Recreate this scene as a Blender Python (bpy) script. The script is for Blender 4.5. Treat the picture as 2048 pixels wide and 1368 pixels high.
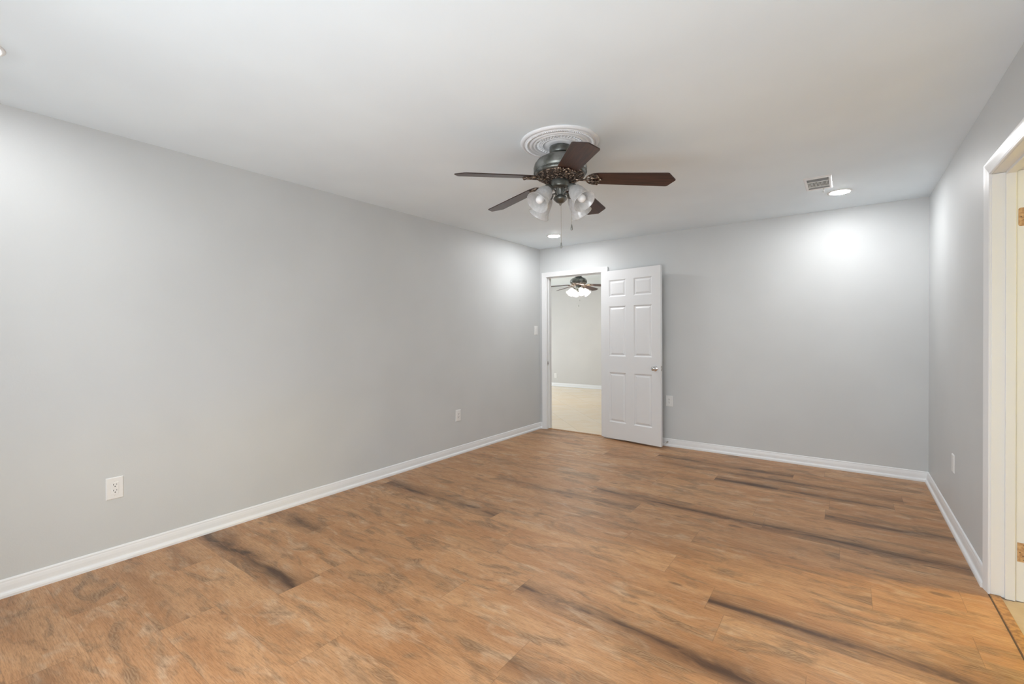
import bpy, bmesh, math, random
from mathutils import Vector, Matrix
from math import sin, cos, pi, radians as R

for o in list(bpy.data.objects):
    bpy.data.objects.remove(o)
scene = bpy.context.scene
col = scene.collection
W, H = 3.941, 2.44            # room width (x) and ceiling height
YR = -5.67                    # rear wall behind the camera
WT = 0.115                    # wall thickness

# ------------------------------------------------------------------ camera
yaw, pitch, roll = -0.632384723, -0.008208629, -0.005601423
cf = Vector((sin(yaw)*cos(pitch), cos(yaw)*cos(pitch), sin(pitch)))
cr = Vector((cos(yaw), -sin(yaw), 0)); cu = cr.cross(cf)
r2 = cr*cos(roll) + cu*sin(roll); u2 = -cr*sin(roll) + cu*cos(roll)
cam_data = bpy.data.cameras.new('camera'); cam = bpy.data.objects.new('camera', cam_data); col.objects.link(cam)
m = Matrix.Identity(4)
for i in range(3):
    m[i][0] = r2[i]; m[i][1] = u2[i]; m[i][2] = -cf[i]
m.translation = Vector((3.36895, -5.24956, 1.28664))
cam.matrix_world = m
cam_data.sensor_width = 36; cam_data.lens = 911.3024/2048*36
cam_data.shift_y = -8.03/2048; cam_data.clip_start = 0.02
scene.camera = cam

# ------------------------------------------------------------------ world, exposure, large lights
scene.view_settings.view_transform = 'Standard'; scene.view_settings.look = 'None'
scene.view_settings.gamma = 1; scene.view_settings.use_curve_mapping = False
scene.view_settings.exposure = 0.30
world = bpy.data.worlds.new('world'); scene.world = world; world.use_nodes = True
bg = world.node_tree.nodes['Background']
bg.inputs[0].default_value = (0.92, 0.965, 1.0, 1); bg.inputs[1].default_value = 7.2

CAN_POWER = 238.0              # emission strength of the recessed lenses
FAN_BULB = 310.0               # lit bulbs of the fan in the next room
WARM = 215.0                   # watts of the warm lamp in the side room

def portal(name, loc, rot, sx, sy):
    l = bpy.data.lights.new(name, 'AREA'); l.shape = 'RECTANGLE'; l.size = sx; l.size_y = sy
    l.cycles.is_portal = True
    o = bpy.data.objects.new(name, l); col.objects.link(o); o.location = loc; o.rotation_euler = rot
    return o
ADDED_REAR_WIN = (1.3, 3.4, 0.3, 1.6)         # x0 x1 z0 z1 of the unseen rear-wall window added for daylight fill
ADDED_NEXT_WIN = (1.5, 3.1, 0.1, 2.0)            # y0 y1 z0 z1 of the unseen opening added to daylight the next room
BX0, BX1, BY1 = -3.9, 2.6, 4.45            # next room
ADDED_SIDE_WIN = (W+1.3, W+1.9, .9, 1.6)            # unseen side-room window added to light the door jamb (x0 x1 z0 z1)
portal('portal_side_room', (W+1.6, -4.3-WT-.01, 1.25), (R(90), 0, 0), .6, .7)
portal('portal_rear', ((ADDED_REAR_WIN[0]+ADDED_REAR_WIN[1])/2, YR-WT-0.01, (ADDED_REAR_WIN[2]+ADDED_REAR_WIN[3])/2), (R(90), 0, 0),
       ADDED_REAR_WIN[1]-ADDED_REAR_WIN[0], ADDED_REAR_WIN[3]-ADDED_REAR_WIN[2])
portal('portal_side', (BX0-WT-0.01, (ADDED_NEXT_WIN[0]+ADDED_NEXT_WIN[1])/2, (ADDED_NEXT_WIN[2]+ADDED_NEXT_WIN[3])/2), (R(90), 0, R(-90)),
       ADDED_NEXT_WIN[1]-ADDED_NEXT_WIN[0], ADDED_NEXT_WIN[3]-ADDED_NEXT_WIN[2])

# ------------------------------------------------------------------ materials
def mat(name, base=(.8, .8, .8), rough=.5, metal=0., **kw):
    M = bpy.data.materials.new(name); M.use_nodes = True
    b = M.node_tree.nodes['Principled BSDF']
    b.inputs['Base Color'].default_value = (*base, 1); b.inputs['Roughness'].default_value = rough
    b.inputs['Metallic'].default_value = metal
    for k, v in kw.items():
        b.inputs[k.replace('_', ' ')].default_value = v
    return M
class NT:
    def __init__(s, M): s.t = M.node_tree; s.N = s.t.nodes; s.L = s.t.links; s.b = s.N.get('Principled BSDF')
    def n(s, typ, **kw):
        x = s.N.new(typ)
        for k, v in kw.items(): setattr(x, k, v)
        return x
    def _in(s, sock, v):
        if hasattr(v, 'is_output') or isinstance(v, bpy.types.NodeSocket): s.L.new(v, sock)
        else: sock.default_value = v
    def math(s, op, a, b=0., c=None, clamp=False):
        x = s.n('ShaderNodeMath', operation=op, use_clamp=clamp); s._in(x.inputs[0], a); s._in(x.inputs[1], b)
        if c is not None: s._in(x.inputs[2], c)
        return x.outputs[0]
    def noise(s, vec, scale, detail=3., rough=.5, dist=0.):
        x = s.n('ShaderNodeTexNoise'); s._in(x.inputs['Vector'], vec); x.inputs['Scale'].default_value = scale
        x.inputs['Detail'].default_value = detail; x.inputs['Roughness'].default_value = rough; x.inputs['Distortion'].default_value = dist
        return x.outputs['Fac']
    def ramp(s, v, lo, hi, a=0., b=1.):
        x = s.n('ShaderNodeMapRange', interpolation_type='SMOOTHSTEP'); s._in(x.inputs[0], v)
        for i, q in enumerate((lo, hi, a, b)): s._in(x.inputs[i+1], q)
        return x.outputs[0]
    def mix(s, f, a, b, mode='MIX'):
        x = s.n('ShaderNodeMix', data_type='RGBA', blend_type=mode)
        s._in(x.inputs[0], f)
        for sock, v in ((x.inputs[6], a), (x.inputs[7], b)):
            if isinstance(v, tuple): sock.default_value = (*v, 1)
            else: s.L.new(v, sock)
        return x.outputs[2]
    def comb(s, x, y, z):
        c = s.n('ShaderNodeCombineXYZ'); s._in(c.inputs[0], x); s._in(c.inputs[1], y); s._in(c.inputs[2], z); return c.outputs[0]
    def bump(s, h, strength, dist):
        b = s.n('ShaderNodeBump'); b.inputs['Strength'].default_value = strength; b.inputs['Distance'].default_value = dist
        s.L.new(h, b.inputs['Height']); s.L.new(b.outputs[0], s.b.inputs['Normal'])

def paint(name, base, rough=.6, scale=140, strength=.12, var=.02):
    M = mat(name, base, rough); t = NT(M)
    g = t.n('ShaderNodeNewGeometry')
    h = t.noise(g.outputs['Position'], scale, 2)
    t.bump(h, strength, .002)
    v = t.noise(g.outputs['Position'], 1.7, 2)
    f = t.ramp(v, .3, .7)
    c = t.mix(f, tuple(x*(1-var) for x in base), tuple(min(1, x*(1+var)) for x in base))
    t.L.new(c, t.b.inputs['Base Color'])
    return M
M_wall = paint('wall_paint', (.595, .612, .615), .5)
M_ceil = paint('ceiling_paint', (.85, .93, .985), .7, 90, .1)
M_farwall = paint('far_wall_paint', (.60, .595, .585), .55)
M_trim = paint('trim_paint', (.80, .81, .82), .32, 40, .03, .01)
M_door = mat('door_paint', (.74, .75, .76), .38)
_t = NT(M_door); _g = _t.n('ShaderNodeTexCoord'); _mp = _t.n('ShaderNodeMapping'); _mp.inputs['Scale'].default_value = (120, 120, 6)
_t.L.new(_g.outputs['Object'], _mp.inputs[0]); _t.bump(_t.noise(_mp.outputs[0], 1, 3), .06, .001)
M_plastic = mat('white_plastic', (.80, .80, .79), .3)
M_dark = mat('slot_dark', (.02, .02, .02), .7)
M_chrome = mat('polished_chrome', (.75, .75, .76), .14, 1.)
M_steel = mat('satin_steel', (.55, .54, .52), .35, 1.)
M_rubber = mat('white_rubber', (.82, .82, .80), .5)
M_gap = mat('shadow_gap', (.10, .07, .05), .8)
M_medal = mat('medallion_plaster', (.82, .83, .85), .5)
M_pewter = mat('antique_pewter', (.18, .19, .18), .36, .75)
_t = NT(M_pewter); _g = _t.n('ShaderNodeTexCoord'); _c = _t.mix(_t.ramp(_t.noise(_g.outputs['Object'], 14, 4), .35, .7), (.125, .130, .118), (.33, .345, .335)); _t.L.new(_c, _t.b.inputs['Base Color'])
M_bronze = mat('antique_bronze', (.14, .10, .075), .38, .75)
_t = NT(M_bronze); _g = _t.n('ShaderNodeTexCoord'); _c = _t.mix(_t.ramp(_t.noise(_g.outputs['Object'], 60, 3), .4, .65), (.07, .050, .038), (.42, .33, .26)); _t.L.new(_c, _t.b.inputs['Base Color'])
M_cavity = mat('dark_cavity', (.03, .022, .018), .6)
M_blade = mat('walnut_blade', (.10, .035, .02), .38)
_t = NT(M_blade); _g = _t.n('ShaderNodeTexCoord'); _mp = _t.n('ShaderNodeMapping'); _mp.inputs['Scale'].default_value = (5, 90, 90)
_t.L.new(_g.outputs['Object'], _mp.inputs[0]); _nn = _t.noise(_mp.outputs[0], 1, 4, .6)
_t.L.new(_t.mix(_t.ramp(_nn, .3, .7), (.022, .009, .006), (.072, .026, .016)), _t.b.inputs['Base Color'])
M_edge = mat('blade_edge', (.03, .015, .012), .4)
# frosted alabaster glass
M_glass = bpy.data.materials.new('frosted_glass'); M_glass.use_nodes = True
_t = NT(M_glass); _t.N.remove(_t.b)
_out = _t.N['Material Output']; _tr = _t.n('ShaderNodeBsdfTransparent'); _tl = _t.n('ShaderNodeBsdfTranslucent'); _df = _t.n('ShaderNodeBsdfDiffuse'); _gl = _t.n('ShaderNodeBsdfGlossy')
_gl.inputs['Roughness'].default_value = .22
for q in (_tl, _df): q.inputs['Color'].default_value = (.83, .84, .85, 1)
_m1 = _t.n('ShaderNodeMixShader'); _m1.inputs[0].default_value = .5; _t.L.new(_df.outputs[0], _m1.inputs[1]); _t.L.new(_tl.outputs[0], _m1.inputs[2])
_g = _t.n('ShaderNodeTexCoord'); _fac = _t.ramp(_t.noise(_g.outputs['Object'], 28, 3, .6, .8), .3, .7, .28, .45)
_m2 = _t.n('ShaderNodeMixShader'); _t.L.new(_fac, _m2.inputs[0]); _t.L.new(_m1.outputs[0], _m2.inputs[1]); _t.L.new(_tr.outputs[0], _m2.inputs[2])
_m3 = _t.n('ShaderNodeMixShader'); _m3.inputs[0].default_value = .07; _t.L.new(_m2.outputs[0], _m3.inputs[1]); _t.L.new(_gl.outputs[0], _m3.inputs[2])
_t.L.new(_m3.outputs[0], _out.inputs[0])
M_bulb = mat('frosted_bulb', (.86, .86, .86), .25, Emission_Strength=0.)
M_bulb_lit = mat('lit_bulb', (.9, .9, .9), .3, Emission_Color=(1, .91, .80, 1), Emission_Strength=FAN_BULB)
M_lens = mat('led_lens', (.9, .9, .9), .4, Emission_Color=(.985, .99, 1, 1), Emission_Strength=CAN_POWER)
M_rawwood = mat('bare_wood', (.50, .30, .15), .7)
_t = NT(M_rawwood); _g = _t.n('ShaderNodeTexCoord'); _t.L.new(_t.mix(_t.ramp(_t.noise(_g.outputs['Object'], 70, 3), .35, .7), (.42, .235, .11), (.62, .40, .21)), _t.b.inputs['Base Color'])
M_strip = mat('oak_strip', (.30, .15, .07), .4)
_t = NT(M_strip); _g = _t.n('ShaderNodeTexCoord'); _mp = _t.n('ShaderNodeMapping'); _mp.inputs['Scale'].default_value = (60, 60, 60)
_t.L.new(_g.outputs['Object'], _mp.inputs[0]); _t.L.new(_t.mix(_t.ramp(_t.noise(_mp.outputs[0], 1, 3), .3, .7), (.26, .12, .04), (.46, .24, .09)), _t.b.inputs['Base Color'])

# vinyl plank floor -------------------------------------------------
M_floor = mat('plank_floor', (.5, .3, .17), .42)
def build_floor_mat():
    t = NT(M_floor)
    uv = t.n('ShaderNodeUVMap', uv_map='UVMap'); sp = t.n('ShaderNodeSeparateXYZ'); t.L.new(uv.outputs[0], sp.inputs[0])
    u, v = sp.outputs[0], sp.outputs[1]                     # metres along and across the plank
    at = t.n('ShaderNodeAttribute', attribute_name='plank'); sc = t.n('ShaderNodeSeparateColor'); t.L.new(at.outputs['Color'], sc.inputs[0])
    rnd, dark, lig = sc.outputs[0], sc.outputs[1], sc.outputs[2]
    z = t.math('MULTIPLY', rnd, 97.)
    wob = t.noise(t.comb(t.math('MULTIPLY', u, 1.6), t.math('MULTIPLY', v, 5.), z), 1., 3)
    # colour drift
    n1 = t.noise(t.comb(t.math('MULTIPLY', u, 1.7), t.math('MULTIPLY', v, 7.5), z), 1., 4, .55, .6)
    n2 = t.noise(t.comb(t.math('MULTIPLY', u, 4.0), t.math('MULTIPLY', v, 10.), t.math('ADD', z, 7.3)), 1., 4, .6, .8)
    base = t.mix(t.ramp(n1, .32, .68), (.43, .21, .088), (.54, .30, .145))
    base = t.mix(t.math('MULTIPLY', t.ramp(n2, .50, .74), .85), base, (.56, .385, .245))
    # olive-brown smudges with figure
    n3 = t.noise(t.comb(t.math('MULTIPLY', u, 3.0), t.math('MULTIPLY', v, 9.), t.math('ADD', z, 21.)), 1., 5, .64, 1.0)
    smud = t.ramp(n3, .49, .68)
    base = t.mix(t.math('MULTIPLY', smud, .82), base, (.165, .086, .038))
    # rings inside the smudges
    ph = t.math('ADD', t.math('MULTIPLY', v, 520.), t.math('MULTIPLY', t.noise(t.comb(t.math('MULTIPLY', u, 9.), t.math('MULTIPLY', v, 16.), z), 1., 2, .5), 46.))
    ring = t.math('MULTIPLY_ADD', t.math('SINE', ph), .5, .5)
    base = t.mix(t.math('MULTIPLY', t.math('MULTIPLY', ring, smud), .50), base, (.50, .33, .19))
    # grain
    g1 = t.noise(t.comb(t.math('MULTIPLY', u, 13.), t.math('MULTIPLY', v, 240.), z), 1., 4, .65, .3)
    g2 = t.noise(t.comb(t.math('MULTIPLY', u, 38.), t.math('MULTIPLY', v, 420.), z), 1., 3, .6)
    base = t.mix(t.math('MULTIPLY', t.ramp(g1, .46, .70), .46), base, (.20, .105, .05))
    base = t.mix(t.math('MULTIPLY', t.ramp(g2, .48, .68), .38), base, (.16, .08, .04))
    base = t.mix(t.math('MULTIPLY', t.ramp(g1, .50, .28), .22), base, (.63, .42, .26))
    # long dark streak of the dark boards
    vv = t.math('SUBTRACT', t.math('ADD', v, t.math('MULTIPLY', t.math('SUBTRACT', wob, .5), .16)), .135)
    core = t.math('POWER', 2.718, t.math('MULTIPLY', t.math('MULTIPLY', vv, vv), -1300.))
    wide = t.math('POWER', 2.718, t.math('MULTIPLY', t.math('MULTIPLY', vv, vv), -110.))
    amt = t.math('ADD', t.math('MULTIPLY', core, .48), t.math('MULTIPLY', wide, .62))
    amt = t.math('MULTIPLY', amt, t.ramp(t.noise(t.comb(t.math('MULTIPLY', u, 2.2), t.math('MULTIPLY', v, 8.), t.math('ADD', z, 3.)), 1., 5, .68, .8), .30, .60, .25, 1.))
    base = t.mix(t.math('MULTIPLY', amt, dark, clamp=True), base, (.070, .032, .015))
    # small knots
    vo = t.n('ShaderNodeTexVoronoi'); t.L.new(t.comb(t.math('MULTIPLY', u, 2.3), t.math('MULTIPLY', v, 6.5), z), vo.inputs['Vector']); vo.inputs['Scale'].default_value = 1.
    kn = t.math('MULTIPLY', t.ramp(t.math('ADD', vo.outputs['Distance'], t.math('MULTIPLY', t.math('SUBTRACT', n3, .5), .5)), .12, .02), .6, clamp=True)
    base = t.mix(kn, base, (.10, .055, .03))
    # per board tone
    base = t.mix(.45, base, t.mix(lig, (.43, .41, .39), (.57, .57, .57)), 'SOFT_LIGHT')
    # seams
    edge = t.math('MINIMUM', v, t.math('SUBTRACT', .222, v))
    base = t.mix(t.ramp(edge, .0016, .0004, 0., .30), base, (.13, .07, .035))
    eu = t.n('ShaderNodeAttribute', attribute_name='length')
    e2 = t.math('MINIMUM', u, t.math('SUBTRACT', eu.outputs['Fac'], u))
    base = t.mix(t.ramp(e2, .0020, .0006, 0., .42), base, (.13, .07, .035))
    t.L.new(base, t.b.inputs['Base Color'])
    t.L.new(t.ramp(g1, .3, .7, .36, .5), t.b.inputs['Roughness'])
    t.bump(t.math('MULTIPLY', g1, g2), .12, .0015)
build_floor_mat()

# cream tile of the next rooms
M_tile = mat('cream_tile', (.62, .52, .40), .2)
def build_tile():
    t = NT(M_tile); g = t.n('ShaderNodeNewGeometry'); mp = t.n('ShaderNodeMapping'); mp.inputs['Rotation'].default_value = (0, 0, R(45)); mp.inputs['Scale'].default_value = (2.2, 2.2, 2.2)
    t.L.new(g.outputs['Position'], mp.inputs[0])
    br = t.n('ShaderNodeTexBrick'); br.offset = 0; t.L.new(mp.outputs[0], br.inputs['Vector']); br.inputs['Scale'].default_value = 1.
    br.inputs['Brick Width'].default_value = 1.; br.inputs['Row Height'].default_value = 1.; br.inputs['Mortar Size'].default_value = .008; br.inputs['Mortar Smooth'].default_value = .3
    br.inputs['Color1'].default_value = (.84, .67, .46, 1); br.inputs['Color2'].default_value = (.86, .72, .53, 1); br.inputs['Mortar'].default_value = (.66, .53, .39, 1)
    n = t.noise(g.outputs['Position'], 3.5, 5, .6, .8)
    c = t.mix(t.math('MULTIPLY', t.ramp(n, .35, .7), .5), br.outputs['Color'], (.87, .78, .63))
    t.L.new(c, t.b.inputs['Base Color'])
build_tile()

M_tile_side = mat('beige_tile', (.44, .36, .32), .35)
_t = NT(M_tile_side); _g = _t.n('ShaderNodeNewGeometry'); _t.L.new(_t.mix(_t.ramp(_t.noise(_g.outputs['Position'], 5, 4), .35, .7), (.40, .32, .28), (.50, .42, .37)), _t.b.inputs['Base Color'])

# ------------------------------------------------------------------ mesh helpers
class MB:
    def __init__(s): s.v = []; s.f = []; s.mi = []; s.sm = []
    def add(s, vs, fs, mi=0, smooth=False):
        o = len(s.v); s.v += [tuple(x) for x in vs]
        for f in fs: s.f.append([i+o for i in f]); s.mi.append(mi); s.sm.append(smooth)
        return s
    def box(s, a, b, mi=0):
        x0, y0, z0 = a; x1, y1, z1 = b
        return s.add([(x0,y0,z0),(x1,y0,z0),(x1,y1,z0),(x0,y1,z0),(x0,y0,z1),(x1,y0,z1),(x1,y1,z1),(x0,y1,z1)],
              [(0,3,2,1),(4,5,6,7),(0,1,5,4),(1,2,6,5),(2,3,7,6),(3,0,4,7)], mi)
    def quad(s, p, mi=0): return s.add(p, [tuple(range(len(p)))], mi)
    def lathe(s, prof, seg=32, mi=0, M=None, smooth=True, close=True):
        vs = []; fs = []
        for r, z in prof:
            for k in range(seg):
                a = 2*pi*k/seg; vs.append(Vector((r*cos(a), r*sin(a), z)))
        for i in range(len(prof)-1):
            for k in range(seg):
                k2 = (k+1) % seg
                fs.append((i*seg+k, i*seg+k2, (i+1)*seg+k2, (i+1)*seg+k))
        if M: vs = [M @ x for x in vs]
        s.add(vs, fs, mi, smooth)
        if close:
            for i in (0, len(prof)-1):
                if prof[i][0] > 1e-4:
                    ids = [i*seg+k for k in range(seg)]
                    s.add([vs[j] for j in ids], [tuple(range(seg))], mi, False)
        return s
    def tube(s, pts, rad, seg=8, mi=0, M=None, caps=True):
        pts = [Vector(p) for p in pts]; n = len(pts)
        rads = rad if isinstance(rad, (list, tuple)) else [rad]*n
        vs = []; fs = []; up = None
        for i, p in enumerate(pts):
            t = (pts[min(i+1, n-1)] - pts[max(i-1, 0)]).normalized()
            if up is None:
                up = Vector((0,0,1)) if abs(t.z) < .9 else Vector((1,0,0))
            x = t.cross(up).normalized(); up = x.cross(t).normalized()
            for k in range(seg):
                a = 2*pi*k/seg; vs.append(p + (x*cos(a)+up*sin(a))*rads[i])
        for i in range(n-1):
            for k in range(seg):
                k2 = (k+1) % seg; fs.append((i*seg+k, i*seg+k2, (i+1)*seg+k2, (i+1)*seg+k))
        if M: vs = [M @ x for x in vs]
        s.add(vs, fs, mi, True)
        if caps:
            s.add(vs[:seg], [tuple(range(seg))[::-1]], mi, False); s.add(vs[-seg:], [tuple(range(seg))], mi, False)
        return s
    def ball(s, c, r, seg=10, ring=6, mi=0, sc=(1,1,1), M=None):
        vs = []; fs = []
        for i in range(ring+1):
            th = pi*i/ring
            for k in range(seg):
                a = 2*pi*k/seg; vs.append(Vector((c[0]+r*sc[0]*sin(th)*cos(a), c[1]+r*sc[1]*sin(th)*sin(a), c[2]+r*sc[2]*cos(th))))
        for i in range(ring):
            for k in range(seg):
                k2 = (k+1) % seg; fs.append((i*seg+k, (i+1)*seg+k, (i+1)*seg+k2, i*seg+k2))
        if M: vs = [M @ x for x in vs]
        return s.add(vs, fs, mi, True)
    def build(s, name, mats, parent=None, bevel=0, loc=None, weld=True):
        me = bpy.data.meshes.new(name); me.from_pydata(s.v, [], s.f)
        for mm in (mats if isinstance(mats, (list, tuple)) else [mats]): me.materials.append(mm)
        for p, mi, sm in zip(me.polygons, s.mi, s.sm): p.material_index = mi; p.use_smooth = sm
        if weld:
            bm = bmesh.new(); bm.from_mesh(me); bmesh.ops.remove_doubles(bm, verts=bm.verts, dist=1e-6)
            bmesh.ops.recalc_face_normals(bm, faces=bm.faces); bm.to_mesh(me); bm.free()
        me.update()
        o = bpy.data.objects.new(name, me); col.objects.link(o)
        if parent is not None: o.parent = parent
        if loc: o.location = loc
        if bevel:
            b = o.modifiers.new('bevel', 'BEVEL'); b.width = bevel; b.segments = 2; b.limit_method = 'ANGLE'; b.angle_limit = R(40)
        return o
def thing(name, label, cat, loc=(0,0,0), rz=0, group=None):
    o = bpy.data.objects.new(name, None); col.objects.link(o); o.empty_display_size = .05
    o.location = loc; o.rotation_euler = (0, 0, rz); o['label'] = label; o['category'] = cat
    if group: o['group'] = group
    return o
def tag(o, label, cat, group=None):
    o['label'] = label; o['category'] = cat
    if group: o['group'] = group
    return o
def struct(o, label=None, cat=None):
    o['kind'] = 'structure'
    if label: o['label'] = label; o['category'] = cat
    return o
def copy_tree(o, parent=None):
    c = o.copy(); col.objects.link(c); c.parent = parent
    for ch in [x for x in bpy.data.objects if x.parent == o]: copy_tree(ch, c)
    return c

# ------------------------------------------------------------------ room shell
DX0, DX1, DZ = 0.090, 0.948, 2.070       # rough opening of the back doorway (jamb lining inside it)
RY0, RY1 = -2.935, -2.065                # rough opening of the right doorway
CY0, CY1, CX1 = -4.3, -1.1, W+2.6        # side room
# floor made of boards
def build_floor():
    random.seed(11)
    me = bpy.data.meshes.new('floor'); vs = []; fs = []; uvs = []; cols = []; lens = []
    S = .222; y_top = -0.126 + S
    # dark boards read off the photograph: row index -> list of (x0, x1, darkness)
    rows = {}
    n = int((y_top - YR)/S) + 1
    seams = {  # row : (anchor seam x, {segment start: dark})
        2: (1.77, {1.77: .9}), 4: (3.655, {2.435: 1.}), 6: (3.251, {3.251: 1.}), 8: (2.92, {1.70: .95, 2.92: 1.}),
        12: (1.36, {.14: 1.}), 13: (2.835, {2.835: 1.}), 15: (2.03, {2.03: 1.}), 16: (.55, {-.67: .9, .55: .15}), 18: (1.095, {-.125: 1.05}),
        5: (2.05, {.83: .3}), 7: (1.62, {.4: .45}), 3: (2.5, {1.28: .5, 2.5: .75}), 10: (2.6, {1.38: .2}), 17: (2.3, {1.08: .1, 2.3: .55}), 14: (1.7, {.48: .15}), 9: (.9, {.9: .55, 2.12: .2}), 11: (2.25, {2.25: .2})}
    Lb = 1.22
    for i in range(n):
        y1 = y_top - i*S; y0 = y1 - S
        a, dk = seams.get(i, (random.uniform(0, Lb), {}))
        x = a - math.ceil((a+.3)/Lb)*Lb
        while x < W + .1:
            d = 0.
            for k, q in dk.items():
                if abs(k-x) < .02: d = q
            if i not in seams: d = random.choice([0, 0, .2, .45])
            cy1 = min(y1, 0.06); cy0 = max(y0, YR); cx0 = max(x, -.02); cx1 = min(x+Lb, W+.02)
            if cx1 > cx0 and cy1 > cy0:
                o = len(vs); vs += [(cx0,cy0,0),(cx1,cy0,0),(cx1,cy1,0),(cx0,cy1,0)]; fs.append((o,o+1,o+2,o+3))
                uvs += [(cx0-x, y1-cy0), (cx1-x, y1-cy0), (cx1-x, y1-cy1), (cx0-x, y1-cy1)]
                c = (random.random(), d/1.1, random.random(), 1); cols += [c]*4; lens.append(Lb)
            x += Lb
    me.from_pydata(vs, [], fs)
    me.uv_layers.new(name='UVMap'); me.color_attributes.new('plank', 'FLOAT_COLOR', 'CORNER'); me.attributes.new('length', 'FLOAT', 'FACE')
    uvl = me.uv_layers['UVMap']; ca = me.color_attributes['plank']; la = me.attributes['length']
    for i, q in enumerate(uvs): uvl.data[i].uv = q
    for i, q in enumerate(cols): ca.data[i].color = q
    for i, q in enumerate(lens): la.data[i].value = q
    me.materials.append(M_floor)
    o = bpy.data.objects.new('floor', me); col.objects.link(o); return struct(o)
build_floor()
struct(MB().box((-WT, YR-WT, -.12), (W+WT, .06, -.004)).build('trim_1', M_gap))

struct(MB().box((-WT, YR-WT, H), (W+WT, WT, H+.1)).build('ceiling', M_ceil))
struct(MB().box((-WT, YR-WT, 0), (0, WT, H)).build('wall_left', M_wall))
w = MB(); w.box((0,0,0), (DX0,WT,H)); w.box((DX1,0,0), (W,WT,H)); w.box((DX0,0,DZ), (DX1,WT,H)); struct(w.build('wall_back', [M_wall]))
w = MB(); w.box((W,YR-WT,0), (W+WT,RY0,H)); w.box((W,RY1,0), (W+WT,WT,H)); w.box((W,RY0,DZ), (W+WT,RY1,H)); struct(w.build('wall_right', M_wall))
a, b, c, d = ADDED_REAR_WIN
w = MB(); w.box((0,YR-WT,0), (a,YR,H)); w.box((b,YR-WT,0), (W,YR,H)); w.box((a,YR-WT,0), (b,YR,c)); w.box((a,YR-WT,d), (b,YR,H)); struct(w.build('wall_rear', M_wall))
def added_window_frame(name, axis, p, u0, u1, z0, z1, inward):  # frames the unseen openings added to let daylight in
    # frame bars inside the opening; axis 'x' = opening runs along x at y=p
    f = MB(); t = .05
    def bar(ua, ub, za, zb, d0, d1):
        if axis == 'x': f.box((ua, min(p+d0, p+d1), za), (ub, max(p+d0, p+d1), zb))
        else: f.box((min(p+d0, p+d1), ua, za), (max(p+d0, p+d1), ub, zb))
    for (ua, ub, za, zb) in ((u0, u0+t, z0, z1), (u1-t, u1, z0, z1), (u0+t, u1-t, z0, z0+t), (u0+t, u1-t, z1-t, z1), ((u0+u1)/2-.02, (u0+u1)/2+.02, z0+t, z1-t)):
        bar(ua, ub, za, zb, .02, .07)
    return struct(f.build(name, M_trim, bevel=.003))
added_window_frame('added_window_1', 'x', YR-WT, a, b, c, d, 1)
added_window_frame('added_window_2', 'y', BX0-WT, ADDED_NEXT_WIN[0], ADDED_NEXT_WIN[1], ADDED_NEXT_WIN[2], ADDED_NEXT_WIN[3], 1)

# next room beyond the back doorway
struct(MB().box((BX0-WT, .06, -.12), (BX1+WT, BY1+WT, -.002)).build('floor_beyond', M_tile))
struct(MB().box((BX0-WT, WT, H), (BX1+WT, BY1+WT, H+.1)).build('ceiling_beyond', M_ceil))
struct(MB().box((BX0, BY1, 0), (BX1, BY1+WT, H)).build('wall_far', M_farwall))
a, b, c, d = ADDED_NEXT_WIN
w = MB(); w.box((BX0-WT,0,0), (BX0,a,H)); w.box((BX0-WT,b,0), (BX0,BY1+WT,H)); w.box((BX0-WT,a,0), (BX0,b,c)); w.box((BX0-WT,a,d), (BX0,b,H)); struct(w.build('wall_far_left', M_farwall))
struct(MB().box((BX1, WT, 0), (BX1+WT, BY1+WT, H)).build('wall_far_right', M_farwall))
struct(MB().box((BX0, 0, 0), (-WT, WT, H)).build('wall_far_front', M_farwall))
# side room to the right
struct(MB().box((W+.02, CY0-WT, -.12), (CX1+WT, CY1+WT, -.002)).build('floor_side', M_tile_side))
struct(MB().box((W+WT, CY0-WT, H), (CX1+WT, CY1+WT, H+.1)).build('ceiling_side', M_ceil))
struct(MB().box((CX1, CY0, 0), (CX1+WT, CY1, H)).build('wall_side_right', M_wall))
struct(MB().box((W+WT, CY1, 0), (CX1+WT, CY1+WT, H)).build('wall_side_back', M_wall))
a, b, c, d = ADDED_SIDE_WIN
w = MB(); w.box((W+WT,CY0-WT,0), (a,CY0,H)); w.box((b,CY0-WT,0), (CX1+WT,CY0,H)); w.box((a,CY0-WT,0), (b,CY0,c)); w.box((a,CY0-WT,d), (b,CY0,H)); struct(w.build('wall_side_front', M_wall))
added_window_frame('added_window_3', 'x', CY0-WT, a, b, c, d, 1)

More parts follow.
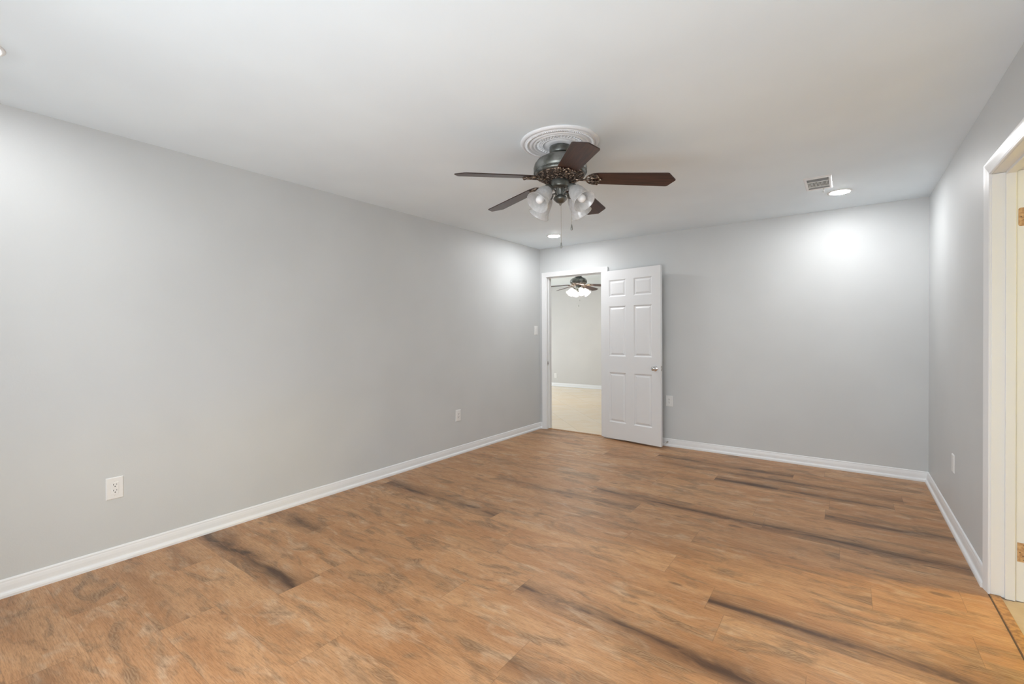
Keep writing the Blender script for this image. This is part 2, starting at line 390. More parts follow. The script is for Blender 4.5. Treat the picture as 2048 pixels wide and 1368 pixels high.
# ------------------------------------------------------------------ baseboards
BB = [(0,0), (.026,0), (.026,.012), (.0225,.020), (.015,.0255), (.0135,.030), (.0125,.052), (.0105,.066), (.0085,.073), (.0085,.079), (.006,.084), (.002,.0865), (0,.0865)]
def baseboard(name, pts, cut0=None, cut1=None):
    """pts: list of 2D wall points; the board grows to the left-hand side of travel."""
    m = MB(); n = len(pts); P = [Vector(p) for p in pts]
    offs = []
    for i in range(n):
        if i == 0: d = (P[1]-P[0]).normalized(); nn = Vector((-d.y, d.x)); offs.append(nn)
        elif i == n-1: d = (P[-1]-P[-2]).normalized(); nn = Vector((-d.y, d.x)); offs.append(nn)
        else:
            d1 = (P[i]-P[i-1]).normalized(); d2 = (P[i+1]-P[i]).normalized(); n1 = Vector((-d1.y, d1.x)); n2 = Vector((-d2.y, d2.x))
            nn = (n1+n2); offs.append(nn/(1+n1.dot(n2)))
    k = len(BB); vs = []
    for i in range(n):
        for (t, z) in BB: q = P[i] + offs[i]*t; vs.append((q.x, q.y, z))
    fs = [(i*k+j, i*k+(j+1) % k, (i+1)*k+(j+1) % k, (i+1)*k+j) for i in range(n-1) for j in range(k)]
    fs += [tuple(range(k)), tuple((n-1)*k+j for j in range(k))[::-1]]
    m.add(vs, fs)
    return struct(m.build(name, M_trim))
e = .026
def bb_run(name, p0, p1, m0=0, m1=0):
    """straight run with mitred ends: m=1 inner corner mitre"""
    P0, P1 = Vector(p0), Vector(p1); d = (P1-P0).normalized(); nn = Vector((-d.y, d.x)); k = len(BB); vs = []
    for P, s in ((P0, m0), (P1, -m1)):
        for (t, z) in BB: q = P + nn*t + d*(s*t); vs.append((q.x, q.y, z))
    fs = [(j, (j+1) % k, k+(j+1) % k, k+j) for j in range(k)] + [tuple(range(k)), tuple(range(k, 2*k))[::-1]]
    return struct(MB().add(vs, fs).build(name, M_trim))
bb_run('baseboard_left', (0, 0), (0, YR), 1, 1)
bb_run('baseboard_back_corner', (.040, 0), (0, 0), 0, 1)
bb_run('baseboard_back', (W, 0), (1.002, 0), 1, 0)
bb_run('baseboard_right', (W, -2.018), (W, 0), 0, 1)
bb_run('baseboard_right_near', (W, YR), (W, -2.985), 1, 0)
bb_run('baseboard_rear', (0, YR), (W, YR), 1, 1)
bb_run('baseboard_far', (BX1, BY1), (BX0, BY1), 1, 1)

# ------------------------------------------------------------------ door casings, jambs, stops
CAS = [(0,0), (0,.0175), (.004,.0185), (.012,.0175), (.022,.0155), (.040,.0115), (.050,.0095), (.0545,.0105), (.059,.0095), (.062,.006), (.062,0)]   # (distance inward from outer edge, height off the wall)
def casing(name, to3d, a0, a1, top, mats=M_trim):
    """U-shaped mitred casing; a0<a1 outer edges along the wall, to3d(a, z, t) -> world"""
    m = MB(); k = len(CAS); path = [(a0, 0, 1, 0), (a0, top, 1, -1), (a1, top, -1, -1), (a1, 0, -1, 0)]; vs = []
    for (a, z, sa, sz) in path:
        for (w_, t) in CAS: vs.append(to3d(a+sa*w_, z+sz*w_, t))
    fs = [(i*k+j, i*k+(j+1) % k, (i+1)*k+(j+1) % k, (i+1)*k+j) for i in range(3) for j in range(k)] + [tuple(range(k)), tuple(3*k+j for j in range(k))[::-1]]
    m.add(vs, fs); return m.build(name, mats)
# back doorway
d1 = struct(MB().box((DX0, -.001, 0), (DX0+.018, WT+.001, 2.050)).box((DX1-.018, -.001, 0), (DX1, WT+.001, 2.050)).box((DX0, -.001, 2.050), (DX1, WT+.001, DZ)).build('door_1', M_trim, bevel=.0015))
cs = casing('door_casing', lambda a, z, t: (a, -t, z), .038, 1.000, 2.114); cs.parent = d1
cs = casing('door_casing', lambda a, z, t: (a, WT+t, z), .038, 1.000, 2.114); cs.parent = d1
st = MB(); st.box((DX0+.014, .040, 0), (DX0+.029, .075, 2.050)); st.box((DX1-.029, .040, 0), (DX1-.014, .075, 2.050)); st.box((DX0+.029, .040, 2.039), (DX1-.029, .075, 2.054))
st.build('door_stop_moulding', M_trim, d1, bevel=.002)
s = MB(); s.box((DX0+.018, .008, .862), (DX0+.0195, .036, .918)); s.box((DX0+.0194, .015, .880), (DX0+.0197, .029, .902), 1); s.build('strike_plate', [M_steel, M_dark], d1)
struct(MB().box((DX0+.018, .030, -.004), (DX1-.018, .062, .006)).build('trim_2', M_strip, bevel=.003))
struct(MB().box((DX0+.018, .006, -.004), (DX1-.018, .026, .0035)).build('trim_3', M_strip, bevel=.0015))
# right doorway
d2 = struct(MB().box((W-.001, RY1-.018, 0), (W+WT+.001, RY1, 2.050)).box((W-.001, RY0, 0), (W+WT+.001, RY0+.018, 2.050)).box((W-.001, RY0, 2.050), (W+WT+.001, RY1, DZ)).build('door_2', M_trim, bevel=.0015))
cs = casing('door_casing', lambda a, z, t: (W-t, a, z), RY0-.052, RY1+.049, 2.114); cs.parent = d2
cs = casing('door_casing', lambda a, z, t: (W+WT+t, a, z), RY0-.052, RY1+.049, 2.114); cs.parent = d2
st = MB(); st.box((W+.045, RY1-.029, 0), (W+.080, RY1-.014, 2.050)); st.box((W+.045, RY0+.014, 0), (W+.080, RY0+.029, 2.050)); st.box((W+.045, RY0+.029, 2.039), (W+.080, RY1-.029, 2.054))
st.build('door_stop_moulding', M_trim, d2, bevel=.002)
def mortise(z0, z1, rounded):
    m = MB(); x0, x1 = W+.087, W+.1165; y = RY1-.0186; r = .009 if rounded else .0015
    pts = []
    for (cx, cz, a0) in ((x0+r, z0+r, 180), (x1-.0005, z0+.0005, 270), (x1-.0005, z1-.0005, 0), (x0+r, z1-r, 90)):
        rr = r if cx == x0+r else .0005
        for q in range(5): a = R(a0+q*22.5); pts.append((cx+rr*cos(a), y, cz+rr*sin(a)))
    m.quad(pts, 0)
    n = len(pts)
    back = [(p[0], y+.0012, p[2]) for p in pts]
    m.add(pts+back, [(i, (i+1) % n, n+(i+1) % n, n+i) for i in range(n)], 1)
    m.add(back, [tuple(range(n))], 0)
    for (hx, hz) in ((x0+.009, (z0+z1)/2), (x0+.022, z0+.010), (x0+.022, z1-.010), (x0+.019, z0+.03)):
        m.lathe([(.0022, 0), (.0022, .0006)], 10, 1, Matrix.Translation((hx, y-.0006, hz)) @ Matrix.Rotation(R(90), 4, 'X'))
    o = m.build('hinge_mortise', [M_rawwood, M_gap], d2); o['label'] = 'bare wood hinge mortise'; return o
mortise(1.785, 1.872, True); mortise(.190, .281, False)
struct(MB().box((W-.006, RY0+.018, -.004), (W+.034, RY1-.018, .007)).build('trim_4', M_strip, bevel=.004))
struct(MB().box((W-.010, RY0+.018, -.003), (W-.006, RY1-.018, .0015)).build('trim_5', M_gap))

# ------------------------------------------------------------------ six-panel door
DW, DH, DT = .790, 2.028, .035
door_root = thing('panel_door', 'white six-panel door standing wide open against the back wall, chrome knob', 'door', (.928, -.052, 0.0), R(-9.6))
def panel_face(m, y, s):
    """front face at local y with outward direction s*-y"""
    ub = [0, .113, .346, .451, .684, DW]; zb = [.020, .216, .820, 1.015, 1.617, 1.730, 1.935, .020+DH]
    holes = {(1, 1), (3, 1), (1, 3), (3, 3), (1, 5), (3, 5)}
    for i in range(5):
        for j in range(7):
            u0, u1, z0, z1 = ub[i], ub[i+1], zb[j], zb[j+1]
            if (i, j) not in holes:
                m.quad([(u0,y,z0),(u1,y,z0),(u1,y,z1),(u0,y,z1)]); continue
            lv = [(0, 0), (.003, .0015), (.010, .0080), (.0155, .0105), (.020, .0105), (.036, .0030), (.039, .002)]
            prev = None
            for (ins, dep) in lv:
                yy = y + s*dep; cur = [(u0+ins,yy,z0+ins),(u1-ins,yy,z0+ins),(u1-ins,yy,z1-ins),(u0+ins,yy,z1-ins)]
                if prev:
                    for q in range(4): m.quad([prev[q], prev[(q+1) % 4], cur[(q+1) % 4], cur[q]])
                prev = cur
            m.quad(prev)
dm = MB(); panel_face(dm, 0, 1); panel_face(dm, DT, -1)
z0, z1 = .020, .020+DH
dm.quad([(0,0,z0),(0,DT,z0),(0,DT,z1),(0,0,z1)]); dm.quad([(DW,0,z0),(DW,DT,z0),(DW,DT,z1),(DW,0,z1)])
dm.quad([(0,0,z0),(DW,0,z0),(DW,DT,z0),(0,DT,z0)]); dm.quad([(0,0,z1),(DW,0,z1),(DW,DT,z1),(0,DT,z1)])
dm.build('door_slab', M_door, door_root)
def knob(side):
    k = MB(); M = Matrix.Translation((.724, 0 if side > 0 else DT, .893)) @ Matrix.Rotation(R(90) if side > 0 else R(-90), 4, 'X')
    k.lathe([(0, .0), (.032, 0), (.0325, .004), (.030, .007), (.020, .009), (.014, .011), (.011, .016), (.011, .024), (.016, .030), (.024, .036), (.0268, .044), (.0262, .052), (.021, .0595), (.012, .0635), (0, .0645)], 32, 0, M, close=False)
    return k.build('door_knob', M_chrome, door_root)
kn = knob(1); knob(-1)
l = MB(); l.box((DW-.001, .005, .867), (DW+.0012, .030, .923)); l.box((DW+.001, .011, .885), (DW+.009, .024, .905)); l.build('latch_plate', M_steel, door_root)
for hz in (.25, 1.03, 1.80):
    h = MB(); h.tube([(-.006, .004+DT, hz-.045), (-.006, .004+DT, hz+.045)], .006, 10); h.box((-.001, .004, hz-.044), (.0012, DT, hz+.044)); h.build('hinge', M_steel, door_root)

# small spring door stop on the baseboard
ds = thing('spring_door_stop', 'small metal door stop with white tip on baseboard beside the open door', 'door stop', (1.727, -.0125, .050))
sp = MB()
pts = [(.0045*cos(a*.9), -.006-a*.00135, .0045*sin(a*.9)) for a in range(0, 44)]
sp.tube(pts, .0012, 6); sp.lathe([(0, 0), (.010, 0), (.009, .005), (.004, .008)], 16, 0, Matrix.Rotation(R(90), 4, 'X')); sp.build('spring', M_steel, ds)
MB().lathe([(0, .064), (.0065, .064), (.0075, .068), (.0075, .078), (.005, .081), (0, .081)], 16, 0, Matrix.Rotation(R(90), 4, 'X')).build('rubber_tip', M_rubber, ds)

# ------------------------------------------------------------------ outlets and switch (local: wall plane y=0, outward -y)
def plate_mesh(w_, h_, t=.006):
    m = MB(); b_ = .004
    lv = [(0, 0), (0, .0015), (b_, t)]
    prev = None
    for (ins, d_) in lv:
        cur = [(-w_/2+ins, -d_, -h_/2+ins), (w_/2-ins, -d_, -h_/2+ins), (w_/2-ins, -d_, h_/2-ins), (-w_/2+ins, -d_, h_/2-ins)]
        if prev:
            for q in range(4): m.quad([prev[q], prev[(q+1) % 4], cur[(q+1) % 4], cur[q]])
        prev = cur
    m.quad(prev); m.quad([(-w_/2,0,-h_/2),(w_/2,0,-h_/2),(w_/2,0,h_/2),(-w_/2,0,h_/2)])
    return m
def outlet(label, loc, rz, w_=.079, h_=.124, group='wall outlets around the rooms'):
    r = thing('wall_outlet', label, 'outlet', loc, rz, group)
    plate_mesh(w_, h_).build('cover_plate', M_plastic, r)
    f = MB(); f.box((-.0168, -.0085, -.0335), (.0168, -.005, .0335)); f.build('receptacle', M_plastic, r, bevel=.0012)
    for s in (-1, 1):
        q = MB(); zc = s*.0165
        q.box((-.0085, -.0092, zc+.001), (-.0062, -.0084, zc+.0095)); q.box((.0062, -.0092, zc+.002), (.0082, -.0084, zc+.0085))
        q.lathe([(0, 0), (.0027, 0), (.0027, .0007)], 12, 0, Matrix.Translation((0, -.0085, zc-.0055)) @ Matrix.Rotation(R(90), 4, 'X'))
        q.build('socket_slots', M_dark, r)
    for s in (-1, 1):
        MB().lathe([(0, .0012), (.0022, .0012), (.003, 0)], 12, 0, Matrix.Translation((0, -.0061, s*.0415)) @ Matrix.Rotation(R(90), 4, 'X')).build('screw', M_plastic, r)
    return r
outlet('white duplex outlet low on left wall, nearest the camera', (0, -4.500, .4215), R(90))
outlet('white duplex outlet low on left wall, farther one near the doorway corner', (0, -1.643, .4155), R(90), .078, .122)
outlet('white duplex outlet on back wall just right of the open door', (1.744, 0, .5145), 0, .076, .122)
outlet('tiny white outlet on far wall seen through the doorway', (-2.41, BY1, .262), 0, .075, .12)
pl = thing('wall_plate', 'thin white blank plate on right wall seen edge-on', 'wall plate', (W, -1.123, .4215), R(-90))
plate_mesh(.074, .118, .006).build('cover_plate', M_plastic, pl)
for s in (-1, 1): MB().lathe([(0, .0012), (.0022, .0012), (.003, 0)], 12, 0, Matrix.Translation((0, -.0061, s*.030)) @ Matrix.Rotation(R(90), 4, 'X')).build('screw', M_plastic, pl)
sw = thing('light_switch', 'white rocker light switch on left wall beside the doorway corner', 'light switch', (0, -.103, 1.338), R(90))
plate_mesh(.075, .118).build('cover_plate', M_plastic, sw)
rk = MB(); rk.add([(-.0165,-.006,-.033),(.0165,-.006,-.033),(.0165,-.0075,0),(-.0165,-.0075,0),(.0165,-.0105,.033),(-.0165,-.0105,.033),(-.0165,-.004,-.033),(.0165,-.004,-.033),(.0165,-.004,.033),(-.0165,-.004,.033)],
    [(0,1,2,3),(3,2,4,5),(6,7,1,0),(5,4,8,9),(0,3,5,9,6),(1,7,8,4,2)]); rk.build('rocker', M_plastic, sw, bevel=.001)

# ------------------------------------------------------------------ recessed lights
M_lens_dim = mat('led_lens_dimmed', (.9, .9, .9), .4, Emission_Color=(.985, .99, 1, 1), Emission_Strength=CAN_POWER*.62)
def recessed(label, x, y, lens=M_lens):
    r = thing('recessed_light', label, 'ceiling light', (x, y, H), 0, 'recessed ceiling lights')
    MB().lathe([(.086, 0), (.086, -.003), (.083, -.006), (.072, -.0065), (.0645, -.004), (.0645, 0)], 48, 0, close=False).build('trim_ring', M_plastic, r)
    MB().lathe([(0, -.0125), (.03, -.012), (.050, -.0105), (.061, -.008), (.0645, -.004), (.0645, -.001)], 48, 0, close=False).build('lens', lens, r)
    return r
recessed('round white recessed light in ceiling near the doorway corner', .603, -.630)
recessed('round white recessed light in ceiling beside the air vent', 3.328, -.632)
recessed('round white recessed light cut by the left frame edge, nearest camera', .612, -5.046, M_lens_dim)
recessed('round white recessed light above and behind the camera', 3.328, -5.045, M_lens_dim)

# ------------------------------------------------------------------ ceiling air vent
vr = thing('air_vent', 'white rectangular ceiling air vent with dark louvre slots beside recessed light', 'vent', (3.197, -1.008, H), 0)
vx, vy = .0875, .178
f = MB(); ox, oy, ix, iy = vx, vy, .068, .142
lv = [((ox, oy), 0), ((ox, oy), -.002), ((ox-.006, oy-.006), -.007), ((ix+.003, iy+.003), -.008), ((ix, iy), -.006), ((ix, iy), -.0005)]
prev = None
for (hx, hy), z in lv:
    cur = [(-hx,-hy,z),(hx,-hy,z),(hx,hy,z),(-hx,hy,z)]
    if prev:
        for q in range(4): f.quad([prev[q], prev[(q+1) % 4], cur[(q+1) % 4], cur[q]])
    prev = cur
f.build('vent_frame', M_plastic, vr)
MB().box((-ix,-iy,-.0012), (ix,iy,-.0006)).build('duct_shadow', M_dark, vr)
lo = MB(); nsl = 17; ya, yb = -.060, .086
for i in range(nsl+1):
    x = -ix + (2*ix)*i/nsl; lo.box((x-.0018, ya, -.0085), (x+.0018, yb, -.001))
lo.box((-ix, ya-.005, -.0088), (ix, ya, -.001)); lo.box((-ix, yb, -.0088), (ix, yb+.005, -.001))
for (p0, p1) in ((-iy, ya-.005), (yb+.005, iy)):
    nn = max(3, int((p1-p0)/.011))
    for i in range(nn):
        y = p0 + (p1-p0)*(i+.5)/nn; lo.add([(-ix,y-.0052,-.0085),(ix,y-.0052,-.0085),(ix,y+.0040,-.002),(-ix,y+.0040,-.002),(-ix,y-.0052,-.0078),(ix,y-.0052,-.0078),(ix,y+.0040,-.0013),(-ix,y+.0040,-.0013)],
            [(0,1,2,3),(7,6,5,4),(0,4,5,1),(1,5,6,2),(2,6,7,3),(3,7,4,0)])
lo.build('louvres', M_plastic, vr)
lv_ = MB(); lv_.tube([(.030, .150, -.008), (.031, .152, -.022), (.026, .156, -.034)], .0022, 8); lv_.ball((.026, .156, -.036), .004); lv_.build('damper_lever', M_steel, vr)

# ------------------------------------------------------------------ ceiling medallion
FX, FY = 1.970, -2.836
md = MB()
md.lathe([(.235, 0), (.235, -.005), (.230, -.011), (.223, -.014), (.217, -.014), (.213, -.010), (.210, -.010), (.209, -.015), (.188, -.018), (.186, -.012), (.181, -.012),
          (.178, -.017), (.171, -.021), (.163, -.019), (.160, -.014), (.156, -.014), (.153, -.019), (.147, -.021), (.143, -.018), (.141, -.012), (.106, -.012), (.104, -.018), (.099, -.019),
          (.096, -.012), (.085, -.010), (.083, -.016), (.060, -.018), (.0, -.018)], 96, 0, close=False)
for k in range(110):
    a = 2*pi*k/110; M = Matrix.Rotation(a, 4, 'Z')
    md.ball((.199, 0, -.018), .0042, 6, 4, 0, (2.1, .85, 1.1), M)
for k in range(40):
    a = 2*pi*k/40; M = Matrix.Rotation(a, 4, 'Z')
    md.ball((.128, 0, -.013), .007, 8, 5, 0, (1.6, .8, .9), M); md.ball((.113, .006, -.013), .0045, 6, 4, 0, (1., 1., .9), M)
    md.tube([(.108+.010*cos(q), .004*sin(q)*1.5, -.015) for q in [i*pi/4 for i in range(9)]], .0018, 5, 0, M, caps=False)
mdo = md.build('ceiling_medallion', M_medal, None, loc=(FX+.006, FY-.016, H), weld=True)
tag(mdo, 'round white moulded medallion on ceiling around the dark fan mount', 'ceiling medallion')

# ------------------------------------------------------------------ ceiling fan
def make_fan(name, label, loc, rz, group=None):
    """all coordinates: z relative to the ceiling"""
    root = thing(name, label, 'ceiling fan', loc, rz, group)
    P = lambda zz: zz - H
    MB().lathe([(.058, P(2.421)), (.064, P(2.418)), (.065, P(2.405)), (.064, P(2.386)), (.060, P(2.377)), (.050, P(2.372)), (.047, P(2.368)), (.047, P(2.355))], 40, 0).build('canopy', M_pewter, root)
    MB().lathe([(.040, P(2.372)), (.056, P(2.372)), (.070, P(2.368)), (.076, P(2.364)), (.110, P(2.352)), (.138, P(2.336)), (.155, P(2.314)), (.1615, P(2.292)), (.161, P(2.280)), (.158, P(2.276)),
                (.156, P(2.268)), (.1565, P(2.256)), (.152, P(2.250)), (.146, P(2.246)), (.140, P(2.250)), (.07, P(2.252)), (.05, P(2.252))], 64, 0).build('motor_housing', M_pewter, root)
    rb = MB()
    for k in range(120):
        rb.ball((.1585, 0, P(2.2635)), .0026, 6, 4, 0, (1., 1., 2.6), Matrix.Rotation(2*pi*k/120, 4, 'Z'))
    rb.build('ribbed_band', M_pewter, root)
    # filigree underside
    fg = MB(); fg.lathe([(.149, P(2.249)), (.143, P(2.240)), (.120, P(2.228)), (.090, P(2.219)), (.060, P(2.215)), (.05, P(2.215))], 48, 1, close=False)
    random.seed(4)
    def prof(r): return P(2.2135 + .034*max(0, (r-.06)/.088)**1.7) - .003
    for k in range(15):
        a0 = 2*pi*k/15; M = Matrix.Rotation(a0, 4, 'Z')
        for (rc, off, rr, turns, hand) in ((.122, 0, .018, 1.35, 1), (.092, .16, .013, 1.3, -1), (.132, .21, .010, 1.1, -1), (.075, -.1, .008, 1.1, 1)):
            pts = []
            for i in range(15):
                t_ = i/14; q = hand*t_*turns*2*pi; r_ = rr*(1-.7*t_)
                x = rc + r_*cos(q); y = rc*sin(off) + r_*sin(q); rad_ = math.hypot(x, y); pts.append((x, y, prof(min(rad_, .147))))
            fg.tube(pts, .0024, 5, 0, M)
        fg.ball((.122, 0, prof(.122)), .0048, 7, 5, 0, (1,1,.8), M); fg.ball((.105, .022, prof(.107)), .0036, 6, 4, 0, (1,1,1), M)
    for rr_, tr in ((.146, .0032), (.103, .0018)):
        fg.tube([(rr_*cos(2*pi*i/48), rr_*sin(2*pi*i/48), prof(rr_)) for i in range(49)], tr, 6, 0, None, False)
    fg.build('filigree_ring', [M_bronze, M_cavity], root)
    MB().lathe([(.050, P(2.245)), (.062, P(2.243)), (.064, P(2.238)), (.064, P(2.224)), (.060, P(2.221)), (.050, P(2.221)), (.044, P(2.219)), (.044, P(2.214))], 10, 0, smooth=False).build('flywheel', M_pewter, root)
    MB().lathe([(.045, P(2.226)), (.0535, P(2.224)), (.0545, P(2.220)), (.0545, P(2.186)), (.053, P(2.178)), (.047, P(2.174)), (.020, P(2.172))], 40, 0).build('switch_housing', M_pewter, root)
    # blades
    outline = [(.176, 0), (.178, -.030), (.186, -.046), (.205, -.055), (.235, -.060), (.617, -.071), (.627, -.066), (.664, -.006), (.666, 0), (.664, .006), (.627, .066), (.617, .071), (.235, .060), (.205, .055), (.186, .046), (.178, .030)]
    for k in range(5):
        ang = -72*k
        # blade frame: local x outward, droop, pitch
        Mb = Matrix.Rotation(R(ang), 4, 'Z') @ Matrix.Translation((.18, 0, P(2.2165))) @ Matrix.Rotation(R(5.6), 4, 'Y') @ Matrix.Rotation(R(-11.5), 4, 'X') @ Matrix.Translation((-.18, 0, 0))
        b_ = MB(); n = len(outline); th = .0055
        b_.add([(x, y, -th/2) for x, y in outline] + [(x, y, th/2) for x, y in outline], [tuple(range(n))[::-1], tuple(range(n, 2*n))], 0)
        b_.add([(x, y, -th/2) for x, y in outline] + [(x, y, th/2) for x, y in outline], [(i, (i+1) % n, n+(i+1) % n, n+i) for i in range(n)], 1)
        bo = b_.build('blade', [M_blade, M_edge], root); bo.matrix_local = Mb
        # blade iron: curved arm + openwork oval
        ir = MB(); Mi = Mb
        hub = Matrix.Rotation(R(ang), 4, 'Z')
        p0 = hub @ Vector((.052, 0, P(2.232))); p1 = hub @ Vector((.088, 0, P(2.2205))); p2 = hub @ Vector((.118, 0, P(2.207))); p3 = Mb @ Vector((.158, 0, -.010)); p4 = Mb @ Vector((.185, 0, -.008))
        def bez(t_, c_):
            c_ = list(c_)
            while len(c_) > 1: c_ = [c_[i].lerp(c_[i+1], t_) for i in range(len(c_)-1)]
            return c_[0]
        ir.tube([bez(i/12, (p0, p1, p2, p3, p4)) for i in range(13)], [.0095-.0030*sin(pi*i/12) for i in range(13)], 8)
        zz = -.0075
        ov = []
        for i in range(25):
            q = pi*.28 + (2*pi-2*pi*.28)*i/24; ov.append((.200+.045*cos(q), .052*sin(q), zz))
        ir.tube(ov, .0045, 6, 0, Mi)
        for s_ in (1, -1):
            pts = [(.165, 0, zz), (.178, s_*.012, zz-.002), (.196, s_*.020, zz-.002), (.212, s_*.014, zz), (.206, s_*.005, zz)]
            ir.tube(pts, .0042, 6, 0, Mi)
            pts = [(.175, s_*.036, zz), (.190, s_*.030, zz-.001), (.205, s_*.034, zz-.001), (.213, s_*.044, zz), (.226, s_*.040, zz)]
            ir.tube(pts, .004, 6, 0, Mi)
            pts = [(.212, s_*.028, zz), (.222, s_*.020, zz), (.232, s_*.012, zz), (.238, 0, zz)]
            ir.tube(pts, .004, 6, 0, Mi)
            ir.ball((.217, s_*.050, zz-.001), .0085, 10, 6, 0, (1,1,.75), Mi); ir.ball((.229, s_*.026, zz), .006, 8, 5, 0, (1,1,.8), Mi)
        ir.ball((.243, 0, zz), .0075, 10, 6, 0, (1.3,1,.75), Mi); ir.ball((.190, 0, zz-.001), .007, 8, 5, 0, (1,1,.8), Mi)
        pl_ = MB()
        ir.build('blade_iron', M_bronze, root)
    # light kit
    MB().lathe([(.040, P(2.177)), (.032, P(2.174)), (.023, P(2.168)), (.0195, P(2.158)), (.0170, P(2.145)), (.0165, P(2.134)), (.018, P(2.128)), (.026, P(2.124)), (.036, P(2.119)), (.0405, P(2.111)), (.0405, P(2.104)),
                (.037, P(2.098)), (.031, P(2.093)), (.028, P(2.089)), (.018, P(2.082)), (.009, P(2.079)), (.0075, P(2.074)), (.0055, P(2.068)), (0, P(2.067))], 40, 0, close=False).build('light_fitter', M_pewter, root)
    camdir = 36.23 + 90   # degrees; arms sit diagonally to the view
    for k in range(4):
        A = Matrix.Rotation(R(-14.0 - math.degrees(rz) + 90*k), 4, 'Z')
        arm = MB()
        arm.tube([A @ Vector(p) for p in ((.036, 0, P(2.170)), (.030, 0, P(2.150)), (.024, 0, P(2.132)), (.022, 0, P(2.124)))], .0032, 6)
        pts = [(.028, 0, P(2.135)), (.040, 0, P(2.147)), (.056, 0, P(2.150)), (.070, 0, P(2.146)), (.084, 0, P(2.153)), (.100, 0, P(2.160))]
        c_ = [Vector(p) for p in pts]
        sm_ = []
        for i in range(len(c_)-1):
            for j in range(4):
                t_ = j/4; q0 = c_[max(i-1,0)]; q1 = c_[i]; q2 = c_[i+1]; q3 = c_[min(i+2, len(c_)-1)]
                sm_.append(.5*((2*q1)+(-q0+q2)*t_+(2*q0-5*q1+4*q2-q3)*t_*t_+(-q0+3*q1-3*q2+q3)*t_**3))
        sm_.append(c_[-1])
        arm.tube([A @ p for p in sm_], .0052, 8)
        arm.tube([A @ Vector((.052+.010*cos(q), 0, P(2.137)+.010*sin(q))) for q in [i*pi/6 for i in range(1, 10)]], .0025, 6)
        ao = arm.build('light_arm', M_pewter, root)
        # socket frame: axis pointing outward-down
        dirv = Vector((.100, 0, -.108)).normalized()
        up_ = -dirv; xa = Vector((0, 1, 0)); ya_ = up_.cross(xa)
        S = Matrix(((xa.x, ya_.x, up_.x, .092), (xa.y, ya_.y, up_.y, 0), (xa.z, ya_.z, up_.z, P(2.156)), (0, 0, 0, 1)))
        S = A @ S
        MB().lathe([(0, .012), (.012, .012), (.022, .008), (.0275, .000), (.029, -.010), (.029, -.020), (.0275, -.022), (.026, -.020), (.024, -.006), (0, -.004)], 28, 0, S, close=False).build('socket_cup', M_pewter, ao)
        for q_ in range(3):
            aa = 2*pi*q_/3+.5; scw = MB(); scw.tube([S @ Vector((r_*cos(aa), r_*sin(aa), -.015)) for r_ in (.027, .037)], .0022, 6); scw.ball((.0375*cos(aa), .0375*sin(aa), -.015), .0036, 7, 5, 0, (1,1,1), S)
            scw.build('thumb_screw', M_steel, ao)
        sh = MB()
        prof_ = [(.0255, -.006), (.0255, -.016), (.030, -.022), (.040, -.036), (.0460, -.054), (.0485, -.076), (.0505, -.096), (.0550, -.116), (.0620, -.133), (.0700, -.146)]
        sh.lathe(prof_ + [(.0692, -.1485)] + [(r_-.0028, z_) for r_, z_ in prof_[::-1]], 40, 0, S, close=False)
        sh.build('glass_shade', M_glass, ao)
        bl = MB()
        bl.lathe([(.0120, -.040), (.0120, -.068), (.0135, -.078), (.0190, -.090), (.0232, -.104), (.0242, -.116), (.0222, -.127), (.0152, -.1365), (.007, -.1405), (0, -.1415)], 24, 0, S, close=False)
        bo = bl.build('bulb', M_bulb, ao)
        MB().lathe([(.0135, -.010), (.0142, -.014), (.0135, -.018), (.0142, -.022), (.0135, -.026), (.0142, -.030), (.0135, -.034), (.0142, -.038), (.0135, -.044), (.0132, -.058), (.0126, -.066)], 20, 0, S, close=False).build('bulb_base', M_steel, ao)
    # pull chains
    lat = Matrix.Rotation(-rz, 4, 'Z') @ Vector((.807, .591, 0))
    def chain(off, ztop, zk):
        c_ = MB(); n_ = int((ztop-zk)/.0042)
        c_.tube([(off.x, off.y, P(ztop)), (off.x, off.y, P(zk+.03))], .0009, 5)
        for i in range(n_):
            z_ = ztop - i*.0042
            if z_ < zk+.03: break
            c_.ball((off.x, off.y, P(z_)), .00165, 5, 4)
        co = c_.build('pull_chain', M_steel, root)
        MB().lathe([(0, P(zk+.036)), (.0025, P(zk+.034)), (.0035, P(zk+.030)), (.0052, P(zk+.018)), (.0066, P(zk+.010)), (.0062, P(zk+.003)), (.004, P(zk)), (0, P(zk))], 14, 0, Matrix.Translation((off.x, off.y, 0)), close=False).build('pull_knob', M_pewter, co)
    chain(Vector((.004*lat.x, .004*lat.y, 0)), 2.069, 1.808)
    o2 = lat*.068
    chain(o2, 2.196, 1.917)
    hk = MB(); hk.tube([(lat.x*.052, lat.y*.052, P(2.200)), (lat.x*.060, lat.y*.060, P(2.203)), (lat.x*.068, lat.y*.068, P(2.196))], .0018, 6); hk.build('chain_outlet', M_pewter, root)
    return root
fan = make_fan('ceiling_fan', 'large dark pewter ceiling fan with five walnut blades and unlit frosted shades', (FX, FY, H), R(23.4))
fan2 = copy_tree(fan)
fan2['label'] = 'small lit ceiling fan in next room seen through the doorway'
fan2.location = (-.749, 2.529, H); fan2.rotation_euler = (0, 0, R(23.4+62))
def desc(o):
    for ch in [x for x in bpy.data.objects if x.parent == o]:
        yield ch; yield from desc(ch)
for o in desc(fan2):
    if o.name.startswith('bulb') and 'base' not in o.name:
        o.material_slots[0].link = 'OBJECT'; o.material_slots[0].material = M_bulb_lit

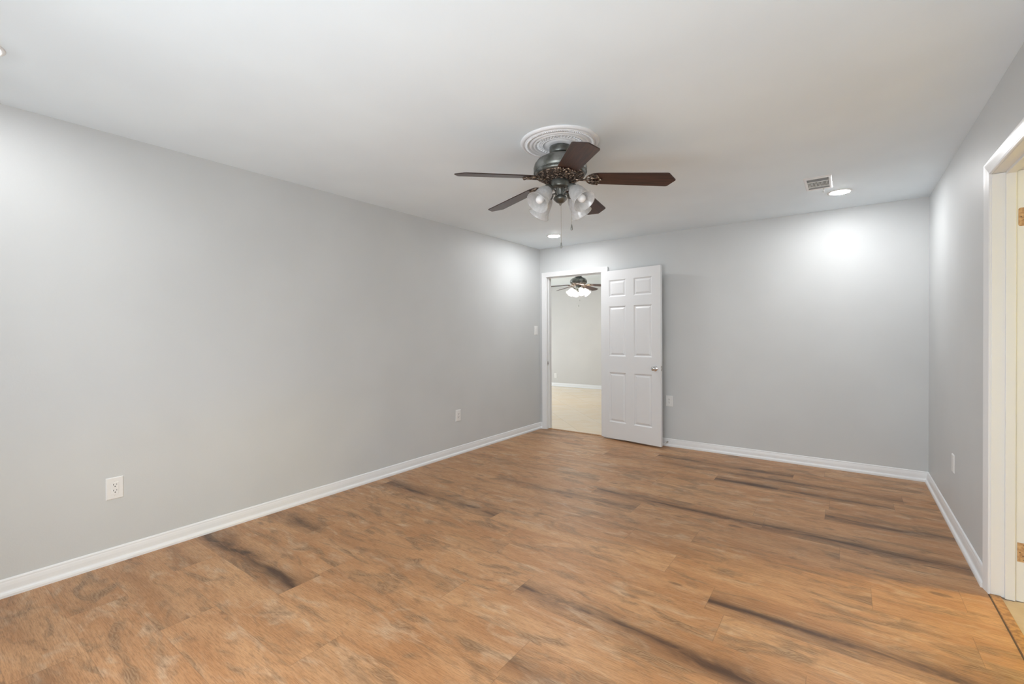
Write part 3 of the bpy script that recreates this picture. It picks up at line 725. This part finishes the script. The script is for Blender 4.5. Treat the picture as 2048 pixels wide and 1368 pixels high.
# ------------------------------------------------------------------ warm dome lamp in the side room
LX, LY = W+1.25, -1.80
lamp = thing('dome_ceiling_lamp', 'warm dome lamp in side room beyond the right doorway', 'ceiling light', (LX, LY, H), 0)
MB().lathe([(.15, 0), (.15, -.015), (.14, -.02)], 40, 0, close=False).build('lamp_base', M_steel, lamp)
M_dome = mat('warm_dome', (.9, .8, .6), .4, Emission_Color=(1, .72, .13, 1), Emission_Strength=WARM)
MB().lathe([(.14, -.02), (.13, -.045), (.10, -.07), (.05, -.085), (0, -.09)], 40, 0, close=False).build('lamp_shade', M_dome, lamp)
